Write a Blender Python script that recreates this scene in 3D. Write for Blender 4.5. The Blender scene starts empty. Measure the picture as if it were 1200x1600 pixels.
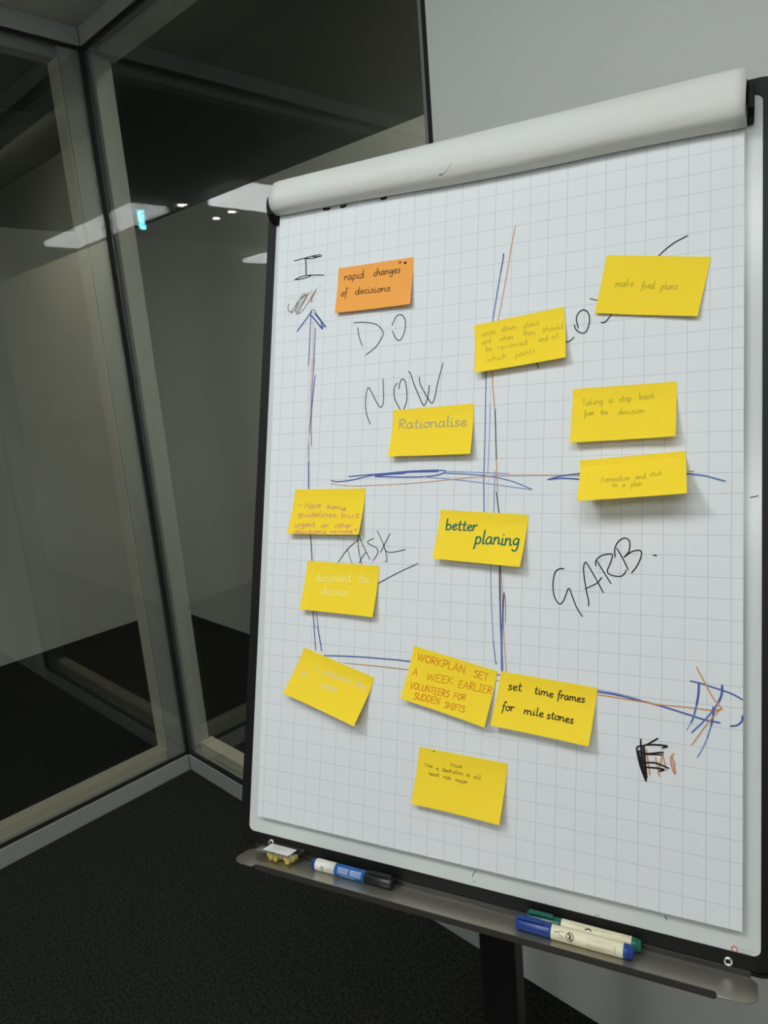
import bpy, bmesh, math, random
from mathutils import Vector, Matrix

# ------------------------------------------------------------------ camera, world, lights, exposure
C = bpy.context.scene.collection
SC = bpy.context.scene
random.seed(4)

CAM_R = ((0.7255747638, 0.6833870616, -0.0807674815),     # camera right, in world axes
         (0.0843680694, -0.2048270871, -0.9751553175),    # camera down
         (-0.6829518950, 0.7007338927, -0.2062734124))    # camera forward
cd = bpy.data.cameras.new('camera')
cam = bpy.data.objects.new('camera', cd)
C.objects.link(cam)
_r, _d, _f = (Vector(v) for v in CAM_R)
cam.matrix_world = Matrix(((_r.x, -_d.x, -_f.x, 0.0), (_r.y, -_d.y, -_f.y, 0.0), (_r.z, -_d.z, -_f.z, 1.5), (0, 0, 0, 1)))
cd.sensor_fit = 'HORIZONTAL'
cd.sensor_width = 36.0
cd.lens = 36.0 * 1097.577 / 1200.0
cd.clip_start = 0.02
SC.camera = cam

SC.view_settings.view_transform = 'Standard'
SC.view_settings.look = 'None'
SC.view_settings.gamma = 1.0
SC.view_settings.use_curve_mapping = False
SC.view_settings.exposure = 0.0
SC.cycles.max_bounces = 12
SC.cycles.transparent_max_bounces = 24
SC.cycles.use_denoising = True
SC.cycles.sample_clamp_indirect = 0.0

world = bpy.data.worlds.new('world')
SC.world = world
world.use_nodes = True
world.node_tree.nodes['Background'].inputs[0].default_value = (0.5, 0.55, 0.5, 1)
world.node_tree.nodes['Background'].inputs[1].default_value = 0.0

BACK_FILL = 15.8  # radiance of the fill panels added behind the camera
MAIN_LAMP = 21.5        # radiance of the lit lamp faces in the room
STRIP_LAMP = 9.0
SPOT_LAMP = 170.0
CORRIDOR_FILL = 30.0  # radiance of the added, unseen corridor fill

# ------------------------------------------------------------------ materials
def lin(c):
    c = c / 255.0
    return c / 12.92 if c <= 0.04045 else ((c + 0.055) / 1.055) ** 2.4

def col(rgb):
    return (lin(rgb[0]), lin(rgb[1]), lin(rgb[2]), 1.0)

def mat(name, rgb, rough=0.6, metal=0.0, spec=0.5, emit=None):
    m = bpy.data.materials.new(name)
    m.use_nodes = True
    b = m.node_tree.nodes['Principled BSDF']
    b.inputs['Base Color'].default_value = col(rgb)
    b.inputs['Roughness'].default_value = rough
    b.inputs['Metallic'].default_value = metal
    b.inputs['Specular IOR Level'].default_value = spec
    if emit:
        b.inputs['Emission Color'].default_value = col(emit[0])
        b.inputs['Emission Strength'].default_value = emit[1]
    return m

def bump(m, scale, strength, dist=0.002, detail=3.0, coord='Object', stretch=None):
    nt = m.node_tree
    b = nt.nodes['Principled BSDF']
    tc = nt.nodes.new('ShaderNodeTexCoord')
    n = nt.nodes.new('ShaderNodeTexNoise')
    n.inputs['Scale'].default_value = scale
    n.inputs['Detail'].default_value = detail
    if stretch:
        mp = nt.nodes.new('ShaderNodeMapping')
        mp.inputs['Scale'].default_value = stretch
        nt.links.new(tc.outputs[coord], mp.inputs[0])
        nt.links.new(mp.outputs[0], n.inputs['Vector'])
    else:
        nt.links.new(tc.outputs[coord], n.inputs['Vector'])
    bp = nt.nodes.new('ShaderNodeBump')
    bp.inputs['Strength'].default_value = strength
    bp.inputs['Distance'].default_value = dist
    nt.links.new(n.outputs['Fac'], bp.inputs['Height'])
    nt.links.new(bp.outputs[0], b.inputs['Normal'])
    return n

def mottle(m, a, b_, scale, detail=4.0, lo=0.35, hi=0.65):
    nt = m.node_tree
    b = nt.nodes['Principled BSDF']
    tc = nt.nodes.new('ShaderNodeTexCoord')
    n = nt.nodes.new('ShaderNodeTexNoise')
    n.inputs['Scale'].default_value = scale
    n.inputs['Detail'].default_value = detail
    nt.links.new(tc.outputs['Object'], n.inputs['Vector'])
    r = nt.nodes.new('ShaderNodeValToRGB')
    r.color_ramp.elements[0].position = lo
    r.color_ramp.elements[1].position = hi
    r.color_ramp.elements[0].color = col(a)
    r.color_ramp.elements[1].color = col(b_)
    nt.links.new(n.outputs['Fac'], r.inputs[0])
    nt.links.new(r.outputs[0], b.inputs['Base Color'])

M = {}
M['carpet'] = mat('charcoal carpet', (40, 42, 38), 0.95, spec=0.15)
mottle(M['carpet'], (24, 25, 22), (60, 62, 55), 130.0, 6.0, 0.34, 0.74)
bump(M['carpet'], 260.0, 0.8, 0.006)
M['wall'] = mat('matt white wall paint', (206, 207, 200), 0.9, spec=0.2)
bump(M['wall'], 90.0, 0.05, 0.002)
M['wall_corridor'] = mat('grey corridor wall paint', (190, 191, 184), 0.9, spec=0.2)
bump(M['wall_corridor'], 60.0, 0.05, 0.002)
M['ceiling'] = mat('plaster ceiling', (190, 190, 182), 0.95, spec=0.1)
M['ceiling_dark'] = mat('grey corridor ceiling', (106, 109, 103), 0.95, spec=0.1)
M['alu'] = mat('matt grey aluminium profile', (158, 162, 157), 0.55, 0.1, 0.5)
bump(M['alu'], 40.0, 0.04, 0.001, stretch=(1, 1, 0.05))
M['alu_inner'] = mat('warm grey inner profile', (206, 199, 180), 0.55, 0.0, 0.4)
M['wall_corridor_far'] = mat('corridor wall paint brightened for light', (236, 236, 226), 0.9, spec=0.2)  # the stronger light on the far wall is put into this paler colour
M['gasket'] = mat('black rubber gasket', (14, 15, 13), 0.7)
M['black'] = mat('black plastic frame', (14, 14, 13), 0.5, spec=0.3)
M['rail'] = mat('satin black rail', (40, 40, 38), 0.3)
M['black_matt'] = mat('black powder coated steel', (15, 15, 15), 0.5)
M['board'] = mat('white enamel board', (212, 216, 214), 0.22, spec=0.5)
M['paper'] = mat('flip chart paper', (232, 235, 235), 0.75, spec=0.25)
M['roll_paper'] = mat('blank side of flip chart paper', (222, 222, 215), 0.7, spec=0.25)
bump(M['roll_paper'], 7.0, 0.25, 0.01, stretch=(1, 6, 6))
M['tray'] = mat('brushed metal tray', (182, 178, 164), 0.30, 0.78)
bump(M['tray'], 120.0, 0.10, 0.001, stretch=(0.05, 1, 1))
M['lip'] = mat('tray metal darkened for shade', (58, 55, 49), 0.5, 0.4)  # same metal as the tray; the shade on the lip is in the colour
M['chrome'] = mat('chrome', (225, 226, 226), 0.14, 1.0)
M['yellow'] = mat('yellow sticky note paper', (255, 221, 56), 0.8, spec=0.15)
M['orange'] = mat('orange sticky note paper', (250, 172, 84), 0.8, spec=0.15)
for _k in ('yellow', 'orange'):
    bump(M[_k], 14.0, 0.12, 0.004)
INK = {'k': (33, 33, 31), 'k2': (62, 58, 54), 'd': (84, 74, 72), 'b': (80, 102, 168), 'b2': (104, 130, 182), 'b3': (150, 166, 205),
       'p': (108, 106, 150), 'p2': (84, 76, 112), 'o': (212, 150, 104), 'o2': (206, 158, 124), 'o3': (226, 200, 184),
       'g': (166, 148, 52), 'g2': (180, 170, 128), 'g3': (120, 102, 30), 'm': (216, 138, 116), 't': (28, 108, 92),
       'w': (253, 240, 158), 'v': (238, 216, 148), 'r': (226, 130, 24), 'red': (196, 62, 62), 'mark': (70, 74, 74), 'cream': (240, 234, 205)}
for _k, _v in INK.items():
    M['ink_' + _k] = mat('marker ink ' + _k, _v, 0.7, spec=0.2)
M['pen_blue'] = mat('blue plastic', (30, 64, 138), 0.32)
M['pen_green'] = mat('green plastic', (26, 98, 82), 0.32)
M['pen_cream'] = mat('cream printed barrel', (236, 228, 196), 0.4)
M['pen_white'] = mat('white printed barrel', (226, 224, 214), 0.4)
M['pen_label'] = mat('blue printed sleeve', (30, 104, 178), 0.4)
M['pen_black'] = mat('black plastic cap', (26, 27, 28), 0.35)
M['pin'] = mat('yellow plastic pin head', (226, 204, 92), 0.35)
M['steel'] = mat('steel needle', (190, 190, 190), 0.25, 1.0)
M['sticker'] = mat('white paper sticker', (236, 236, 232), 0.6)
M['white'] = mat('white print', (232, 234, 236), 0.6)
M['lamp_body'] = mat('white lamp housing', (225, 225, 220), 0.5)
M['lamp'] = mat('lit lamp diffuser', (240, 240, 235), 0.6, emit=((248, 251, 253), MAIN_LAMP))
M['fill_back'] = mat('added back fill diffuser', (240, 240, 235), 0.6, emit=((248, 251, 253), BACK_FILL))
M['lamp_strip'] = mat('lit strip diffuser', (240, 240, 235), 0.6, emit=((250, 251, 250), STRIP_LAMP))
M['lamp_spot'] = mat('lit downlight', (240, 240, 235), 0.6, emit=((255, 246, 228), SPOT_LAMP))
M['led'] = mat('lit cyan indicator', (120, 220, 250), 0.5, emit=((110, 214, 255), 160.0))
M['fill_corridor'] = mat('added corridor fill panel', (240, 240, 235), 0.6, emit=((255, 248, 230), CORRIDOR_FILL))

def clear(name, tint, ior, rough=0.0):
    m = bpy.data.materials.new(name)
    m.use_nodes = True
    nt = m.node_tree
    nt.nodes.clear()
    out = nt.nodes.new('ShaderNodeOutputMaterial')
    mix = nt.nodes.new('ShaderNodeMixShader')
    fr = nt.nodes.new('ShaderNodeFresnel')
    # both faces of a pane reflect alike: the index is inverted on the way out
    ge = nt.nodes.new('ShaderNodeNewGeometry')
    mr = nt.nodes.new('ShaderNodeMapRange')
    mr.inputs['To Min'].default_value = ior
    mr.inputs['To Max'].default_value = 1.0 / ior
    nt.links.new(ge.outputs['Backfacing'], mr.inputs['Value'])
    nt.links.new(mr.outputs['Result'], fr.inputs['IOR'])
    tr = nt.nodes.new('ShaderNodeBsdfTransparent')
    tr.inputs['Color'].default_value = tint
    gl = nt.nodes.new('ShaderNodeBsdfGlossy')
    gl.inputs['Roughness'].default_value = rough
    nt.links.new(fr.outputs[0], mix.inputs[0])
    nt.links.new(tr.outputs[0], mix.inputs[1])
    nt.links.new(gl.outputs[0], mix.inputs[2])
    nt.links.new(mix.outputs[0], out.inputs['Surface'])
    return m
M['glass'] = clear('partition glass', (0.95, 0.965, 0.95, 1), 1.85)
M['plastic_rim'] = clear('thick edge of clear plastic', (0.8, 0.8, 0.78, 1), 2.6, 0.35)
M['clear_plastic'] = clear('clear plastic', (0.95, 0.95, 0.92, 1), 1.6, 0.08)

def grid_paper(m, cell=0.025, half=0.00032):
    # printed squares: a line wherever a coordinate of the sheet is near a multiple of the cell
    nt = m.node_tree
    b = nt.nodes['Principled BSDF']
    tc = nt.nodes.new('ShaderNodeTexCoord')
    sp = nt.nodes.new('ShaderNodeSeparateXYZ')
    nt.links.new(tc.outputs['Object'], sp.inputs[0])
    outs = []
    for ax in ('X', 'Y'):
        a = nt.nodes.new('ShaderNodeMath'); a.operation = 'PINGPONG'
        nt.links.new(sp.outputs[ax], a.inputs[0]); a.inputs[1].default_value = cell / 2
        l = nt.nodes.new('ShaderNodeMath'); l.operation = 'LESS_THAN'
        nt.links.new(a.outputs[0], l.inputs[0]); l.inputs[1].default_value = half
        outs.append(l)
    mx = nt.nodes.new('ShaderNodeMath'); mx.operation = 'MAXIMUM'
    nt.links.new(outs[0].outputs[0], mx.inputs[0]); nt.links.new(outs[1].outputs[0], mx.inputs[1])
    mixc = nt.nodes.new('ShaderNodeMix'); mixc.data_type = 'RGBA'
    nt.links.new(mx.outputs[0], mixc.inputs['Factor'])
    mixc.inputs['A'].default_value = col((230, 233, 234))
    mixc.inputs['B'].default_value = col((196, 200, 208))
    nt.links.new(mixc.outputs['Result'], b.inputs['Base Color'])
M['grid'] = mat('squared flip chart paper', (232, 235, 235), 0.75, spec=0.25)
grid_paper(M['grid'])

# ------------------------------------------------------------------ helpers
I4 = Matrix.Identity(4)
WORLD_OF = {}

def obj(name, bm, m, parent=None, mw=I4, smooth=False):
    """Link one mesh object whose local coordinates are placed by the world matrix mw."""
    me = bpy.data.meshes.new(name)
    bmesh.ops.recalc_face_normals(bm, faces=bm.faces)
    bm.to_mesh(me)
    bm.free()
    for mm in (m if isinstance(m, (list, tuple)) else [m]):
        me.materials.append(mm)
    if smooth:
        for p in me.polygons:
            p.use_smooth = True
    o = bpy.data.objects.new(name, me)
    C.objects.link(o)
    if parent is not None:
        o.parent = parent
        o.matrix_basis = WORLD_OF[parent.name].inverted() @ mw
    else:
        o.matrix_basis = mw
    WORLD_OF[o.name] = mw
    return o

def tag(o, label, cat=None, group=None):
    o['label'] = label
    if cat: o['category'] = cat
    if group: o['group'] = group
    return o

def thing(name, mw, label, cat, group=None):
    o = bpy.data.objects.new(name, None)
    C.objects.link(o)
    o.empty_display_size = 0.05
    o.matrix_basis = mw
    WORLD_OF[o.name] = mw
    return tag(o, label, cat, group)

def struct(o):
    o['kind'] = 'structure'
    return o

def box(bm, x0, x1, y0, y1, z0, z1, bev=0.0, mi=0):
    vs = [bm.verts.new(p) for p in ((x0, y0, z0), (x1, y0, z0), (x1, y1, z0), (x0, y1, z0), (x0, y0, z1), (x1, y0, z1), (x1, y1, z1), (x0, y1, z1))]
    fs = [bm.faces.new([vs[i] for i in q]) for q in ((0, 3, 2, 1), (4, 5, 6, 7), (0, 1, 5, 4), (1, 2, 6, 5), (2, 3, 7, 6), (3, 0, 4, 7))]
    for f in fs: f.material_index = mi
    if bev:
        es = list({e for f in fs for e in f.edges})
        bmesh.ops.bevel(bm, geom=es, offset=bev, segments=2, affect='EDGES', profile=0.6)
    return bm

def B(*a, **k):
    return box(bmesh.new(), *a, **k)

def rounded_rect(x0, x1, y0, y1, r, n=6):
    pts = []
    for cx, cy, a0 in ((x1 - r, y1 - r, 0), (x0 + r, y1 - r, 90), (x0 + r, y0 + r, 180), (x1 - r, y0 + r, 270)):
        for i in range(n + 1):
            a = math.radians(a0 + 90.0 * i / n)
            pts.append((cx + r * math.cos(a), cy + r * math.sin(a)))
    return pts

def prism(bm, pts, z0, z1, bev=0.0, mi=0, plane='xy'):
    """Extrude an outline: plane xy runs along z; plane xz runs along y; plane yz runs along x."""
    def P(p, z):
        if plane == 'xy': return (p[0], p[1], z)
        if plane == 'xz': return (p[0], z, p[1])
        return (z, p[0], p[1])
    lo = [bm.verts.new(P(p, z0)) for p in pts]
    hi = [bm.verts.new(P(p, z1)) for p in pts]
    n = len(pts)
    f0 = bm.faces.new(lo[::-1]); f1 = bm.faces.new(hi)
    fs = [f0, f1] + [bm.faces.new((lo[i], lo[(i + 1) % n], hi[(i + 1) % n], hi[i])) for i in range(n)]
    for f in fs: f.material_index = mi
    if bev:
        es = list({e for f in (f0, f1) for e in f.edges})
        bmesh.ops.bevel(bm, geom=es, offset=bev, segments=2, affect='EDGES', profile=0.6)
    return bm

def lathe(bm, prof, c=(0, 0, 0), n=28, mi=0, axis='x'):
    """Spin (along, radius) pairs round an axis through c."""
    rings = []
    for a, r in prof:
        ring = []
        for i in range(n):
            t = 2 * math.pi * i / n
            p, q = r * math.cos(t), r * math.sin(t)
            ring.append(bm.verts.new((c[0] + a, c[1] + p, c[2] + q) if axis == 'x' else (c[0] + p, c[1] + q, c[2] + a)))
        rings.append(ring)
    fs = []
    for A_, B_ in zip(rings, rings[1:]):
        for i in range(n):
            fs.append(bm.faces.new((A_[i], A_[(i + 1) % n], B_[(i + 1) % n], B_[i])))
    fs.append(bm.faces.new(rings[0])); fs.append(bm.faces.new(rings[-1][::-1]))
    for f in fs: f.material_index = mi
    return bm

def tube(bm, p0, p1, r0, r1=None, n=16, mi=0):
    p0, p1 = Vector(p0), Vector(p1)
    r1 = r0 if r1 is None else r1
    d = (p1 - p0).normalized()
    a = d.orthogonal().normalized(); b = d.cross(a)
    r_ = []
    for p, r in ((p0, r0), (p1, r1)):
        r_.append([bm.verts.new(p + a * r * math.cos(2 * math.pi * i / n) + b * r * math.sin(2 * math.pi * i / n)) for i in range(n)])
    fs = [bm.faces.new((r_[0][i], r_[0][(i + 1) % n], r_[1][(i + 1) % n], r_[1][i])) for i in range(n)]
    fs += [bm.faces.new(r_[0][::-1]), bm.faces.new(r_[1])]
    for f in fs: f.material_index = mi
    return bm

def smooth_line(pts, k=6):
    if len(pts) < 3:
        return [Vector((p[0], p[1])) for p in pts]
    P = [Vector((p[0], p[1])) for p in pts]
    P = [P[0] * 2 - P[1]] + P + [P[-1] * 2 - P[-2]]
    out = []
    for i in range(1, len(P) - 2):
        a, b, c, d = P[i - 1], P[i], P[i + 1], P[i + 2]
        for j in range(k):
            t = j / k
            out.append(0.5 * ((2 * b) + (c - a) * t + (2 * a - 5 * b + 4 * c - d) * t * t + (3 * b - a - 3 * c + d) * t ** 3))
    out.append(P[-2])
    return out

def ribbon(bm, line, w, place, mi=0):
    """A pen stroke of width w along a plane line; place(x, y) puts a plane point on the surface."""
    q = [line[0]]
    for p in line[1:]:
        if (p - q[-1]).length > w * 0.15: q.append(p)
    if len(q) < 2: q = [line[0], line[0] + Vector((w * 0.5, 0))]
    n = len(q)
    for i in range(1, n - 1):
        u, v = q[i] - q[i - 1], q[i + 1] - q[i]
        if u.length > w and v.length > w * 0.5 and u.normalized().dot(v.normalized()) < 0.55:   # a sharp corner: two strokes
            ribbon(bm, q[:i + 1], w, place, mi)
            ribbon(bm, q[i:], w, place, mi)
            return
    L, R = [], []
    for i, p in enumerate(q):
        d = q[min(i + 1, n - 1)] - q[max(i - 1, 0)]
        if d.length < 1e-9: d = Vector((1, 0))
        d.normalize()
        s = Vector((-d.y, d.x)) * (w / 2) * (1.0 if 0 < i < n - 1 else 0.75)
        e = d * (w * 0.3) * (-1 if i == 0 else 1 if i == n - 1 else 0)
        L.append(bm.verts.new(place(*(p + s + e)))); R.append(bm.verts.new(place(*(p - s + e))))
    for i in range(n - 1):
        try:
            f = bm.faces.new((L[i], R[i], R[i + 1], L[i + 1])); f.material_index = mi
        except ValueError:
            pass

# one-stroke handwriting: baseline 0, x-height 4, ascender 8, descender -3; first number is the advance
FONT = {
 'a': (4.6, [[(3.4, 3.6), (2, 4), (.6, 2.6), (.6, .8), (1.8, 0), (3.2, 1.6), (3.5, 3.8), (3.5, .8), (4.4, .2)]]),
 'b': (4.2, [[(.6, 8), (.5, 4), (.6, .2)], [(.6, 2.6), (2, 4), (3.4, 3), (3.2, .8), (1.8, 0), (.6, .6)]]),
 'c': (3.6, [[(3.2, 3.4), (2, 4), (.7, 2.6), (.7, 1), (2, 0), (3.5, .8)]]),
 'd': (4.6, [[(3.4, 3.4), (2, 4), (.6, 2.6), (.6, .8), (1.8, 0), (3.3, 1.4), (3.8, 8), (3.6, 1), (4.3, .2)]]),
 'e': (3.8, [[(.7, 1.9), (2.2, 2.2), (3.1, 3.2), (2.2, 4), (.9, 3), (.7, 1.2), (1.9, 0), (3.6, .9)]]),
 'f': (3.2, [[(3.4, 7), (2.6, 8), (1.7, 6.6), (1.5, 2), (1.2, -2.6)], [(.2, 3.9), (3, 4.1)]]),
 'g': (4.4, [[(3.3, 3.5), (2, 4), (.6, 2.7), (.8, 1), (2, .6), (3.2, 2), (3.4, 3.9), (3.3, -1.4), (2, -3), (.4, -2.2)]]),
 'h': (4.4, [[(.8, 8), (.6, 4), (.5, 0)], [(.5, 2), (1.8, 3.9), (3.1, 3.4), (3.2, 1), (3.5, .1), (4.2, .4)]]),
 'i': (2.2, [[(.8, 4), (.8, 1), (1.2, 0), (2, .5)], [(1, 5.9), (1.2, 5.6)]]),
 'j': (2.4, [[(1.4, 4), (1.4, -1.4), (.2, -2.8)], [(1.5, 5.9), (1.7, 5.6)]]),
 'k': (4.2, [[(.7, 8), (.6, 4), (.6, 0)], [(3.3, 4), (.8, 2), (2.2, 1.2), (3.8, 0)]]),
 'l': (2.2, [[(.9, 8), (.8, 3), (1, .4), (2, .4)]]),
 'm': (6.6, [[(.5, 4), (.6, 2), (.5, 0)], [(.6, 2.2), (1.8, 3.9), (2.8, 3.2), (2.8, 0)], [(2.8, 2.2), (4.1, 3.9), (5.2, 3.2), (5.3, .6), (6.4, .3)]]),
 'n': (4.6, [[(.5, 4), (.6, 2), (.5, 0)], [(.6, 2.2), (2, 3.9), (3.2, 3.2), (3.3, .6), (4.4, .4)]]),
 'o': (4.2, [[(2.2, 4), (.7, 2.8), (.7, 1), (2, 0), (3.4, 1.2), (3.4, 3), (2.2, 4), (3.2, 3.6), (4.1, 3.6)]]),
 'p': (4.2, [[(.7, 4), (.6, 0), (.3, -3)], [(.6, 2.6), (2, 4), (3.4, 3), (3.2, .9), (1.8, 0), (.6, .7)]]),
 'r': (3.2, [[(.5, 4), (.7, 2), (.5, 0)], [(.7, 2.2), (1.8, 3.8), (3, 3.7)]]),
 's': (3.6, [[(3.2, 3.6), (1.8, 4), (.9, 3), (2.4, 1.9), (3, .8), (1.8, 0), (.4, .5)]]),
 't': (3.2, [[(1.5, 6.6), (1.3, 2), (1.5, .3), (3, .4)], [(.2, 4.2), (2.9, 4.4)]]),
 'u': (4.6, [[(.6, 4), (.6, 1.2), (1.6, 0), (3.2, 1.4), (3.4, 4), (3.4, .9), (4.4, .3)]]),
 'v': (4.0, [[(.4, 4), (1.8, 0), (3.5, 4)]]),
 'w': (5.6, [[(.4, 4), (1.4, 0), (2.7, 3.4), (3.8, 0), (5.2, 4)]]),
 'x': (4.0, [[(.5, 4), (3.5, 0)], [(3.4, 4), (.4, 0)]]),
 'y': (4.2, [[(.5, 4), (.9, 1.6), (2, 1), (3.2, 2)], [(3.5, 4), (3, 0), (2, -2.8), (.5, -2.4)]]),
 'z': (4.0, [[(.5, 4), (3.3, 4), (.5, 0), (3.6, 0)]]),
 ',': (1.8, [[(1, .4), (.5, -1.2)]]), '.': (1.8, [[(.7, .4), (1.1, .5), (.8, .2)]]), '-': (4.0, [[(.4, 2.2), (3.6, 2.4)]]),
 '?': (3.6, [[(.5, 5.6), (1.8, 7), (3, 5.6), (1.7, 3.6), (1.7, 2.2)], [(1.6, .4), (1.9, .3)]]),
 'A': (5.4, [[(.3, 0), (2.6, 7), (4.8, 0)], [(1.1, 2.4), (4.2, 2.6)]]),
 'C': (5.0, [[(4.4, 6.2), (2.8, 7), (.8, 5), (.8, 2), (2.8, 0), (4.6, .9)]]),
 'D': (5.2, [[(.8, 7), (.7, 0)], [(.3, 7), (3, 6.6), (4.6, 4), (3.4, 1), (.5, 0)]]),
 'E': (4.6, [[(4.1, 7), (.8, 7), (.7, 0), (4.1, 0)], [(.8, 3.6), (3.6, 3.8)]]),
 'F': (4.4, [[(4.1, 7), (.8, 7), (.7, 0)], [(.8, 3.6), (3.4, 3.8)]]),
 'G': (5.4, [[(4.6, 6.2), (2.8, 7), (.8, 5), (.8, 2), (2.8, 0), (4.6, 1), (4.7, 3), (3.2, 3)]]),
 'H': (5.2, [[(.8, 7), (.6, 0)], [(4.3, 7), (4.3, 0)], [(.8, 3.6), (4.3, 3.7)]]),
 'I': (3.4, [[(1.6, 7), (1.5, 0)], [(.4, 7), (2.8, 7)], [(.3, 0), (2.8, 0)]]),
 'K': (4.8, [[(.8, 7), (.7, 0)], [(4, 7), (.9, 3.2), (4.3, 0)]]),
 'L': (4.2, [[(.8, 7), (.7, 0), (3.9, .1)]]),
 'N': (5.4, [[(.7, 0), (.8, 7), (4.4, 0), (4.5, 7)]]),
 'O': (5.6, [[(2.8, 7), (.8, 5), (.8, 2), (2.8, 0), (4.8, 2), (4.8, 5), (2.8, 7)]]),
 'P': (4.6, [[(.8, 7), (.7, 0)], [(.4, 7), (3, 6.8), (4, 5.2), (3, 3.6), (.8, 3.4)]]),
 'R': (4.8, [[(.8, 7), (.7, 0)], [(.4, 7), (3, 6.8), (4, 5.2), (3, 3.7), (1, 3.5), (4.3, 0)]]),
 'S': (4.4, [[(3.9, 6.3), (2.4, 7), (.9, 5.6), (3.4, 3), (3.6, 1), (2, 0), (.4, .8)]]),
 'T': (4.6, [[(.2, 7), (4.4, 7)], [(2.3, 7), (2.2, 0)]]),
 'U': (5.2, [[(.7, 7), (.8, 2), (2.6, 0), (4.3, 2), (4.4, 7)]]),
 'V': (5.0, [[(.4, 7), (2.4, 0), (4.6, 7)]]),
 'W': (6.8, [[(.4, 7), (1.8, 0), (3.4, 6), (4.8, 0), (6.4, 7)]]),
}
SHARP = set('AEFHIKLNTVWvwxzk')

def word_strokes(text, x0, y0, x1, y1, xh):
    """Strokes of a word written from (x0, y0) to (x1, y1); xh is the x-height (caps are 7/4 of it)."""
    adv = sum(FONT[ch][0] for ch in text)
    dx, dy = x1 - x0, y1 - y0
    out, pen = [], 0.0
    s = 1.0 / adv
    for ch in text:
        a, strokes = FONT[ch]
        jy = random.uniform(-.25, .25)
        for st in strokes:
            pts = []
            for px, py in st:
                t = (pen + px) * s
                pts.append((x0 + dx * t, y0 + dy * t + (py + jy) / 4.0 * xh))
            out.append(pts if ch in SHARP else smooth_line(pts, 4))
        pen += a
    return [[Vector((p[0], p[1])) for p in st] for st in out]

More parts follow.
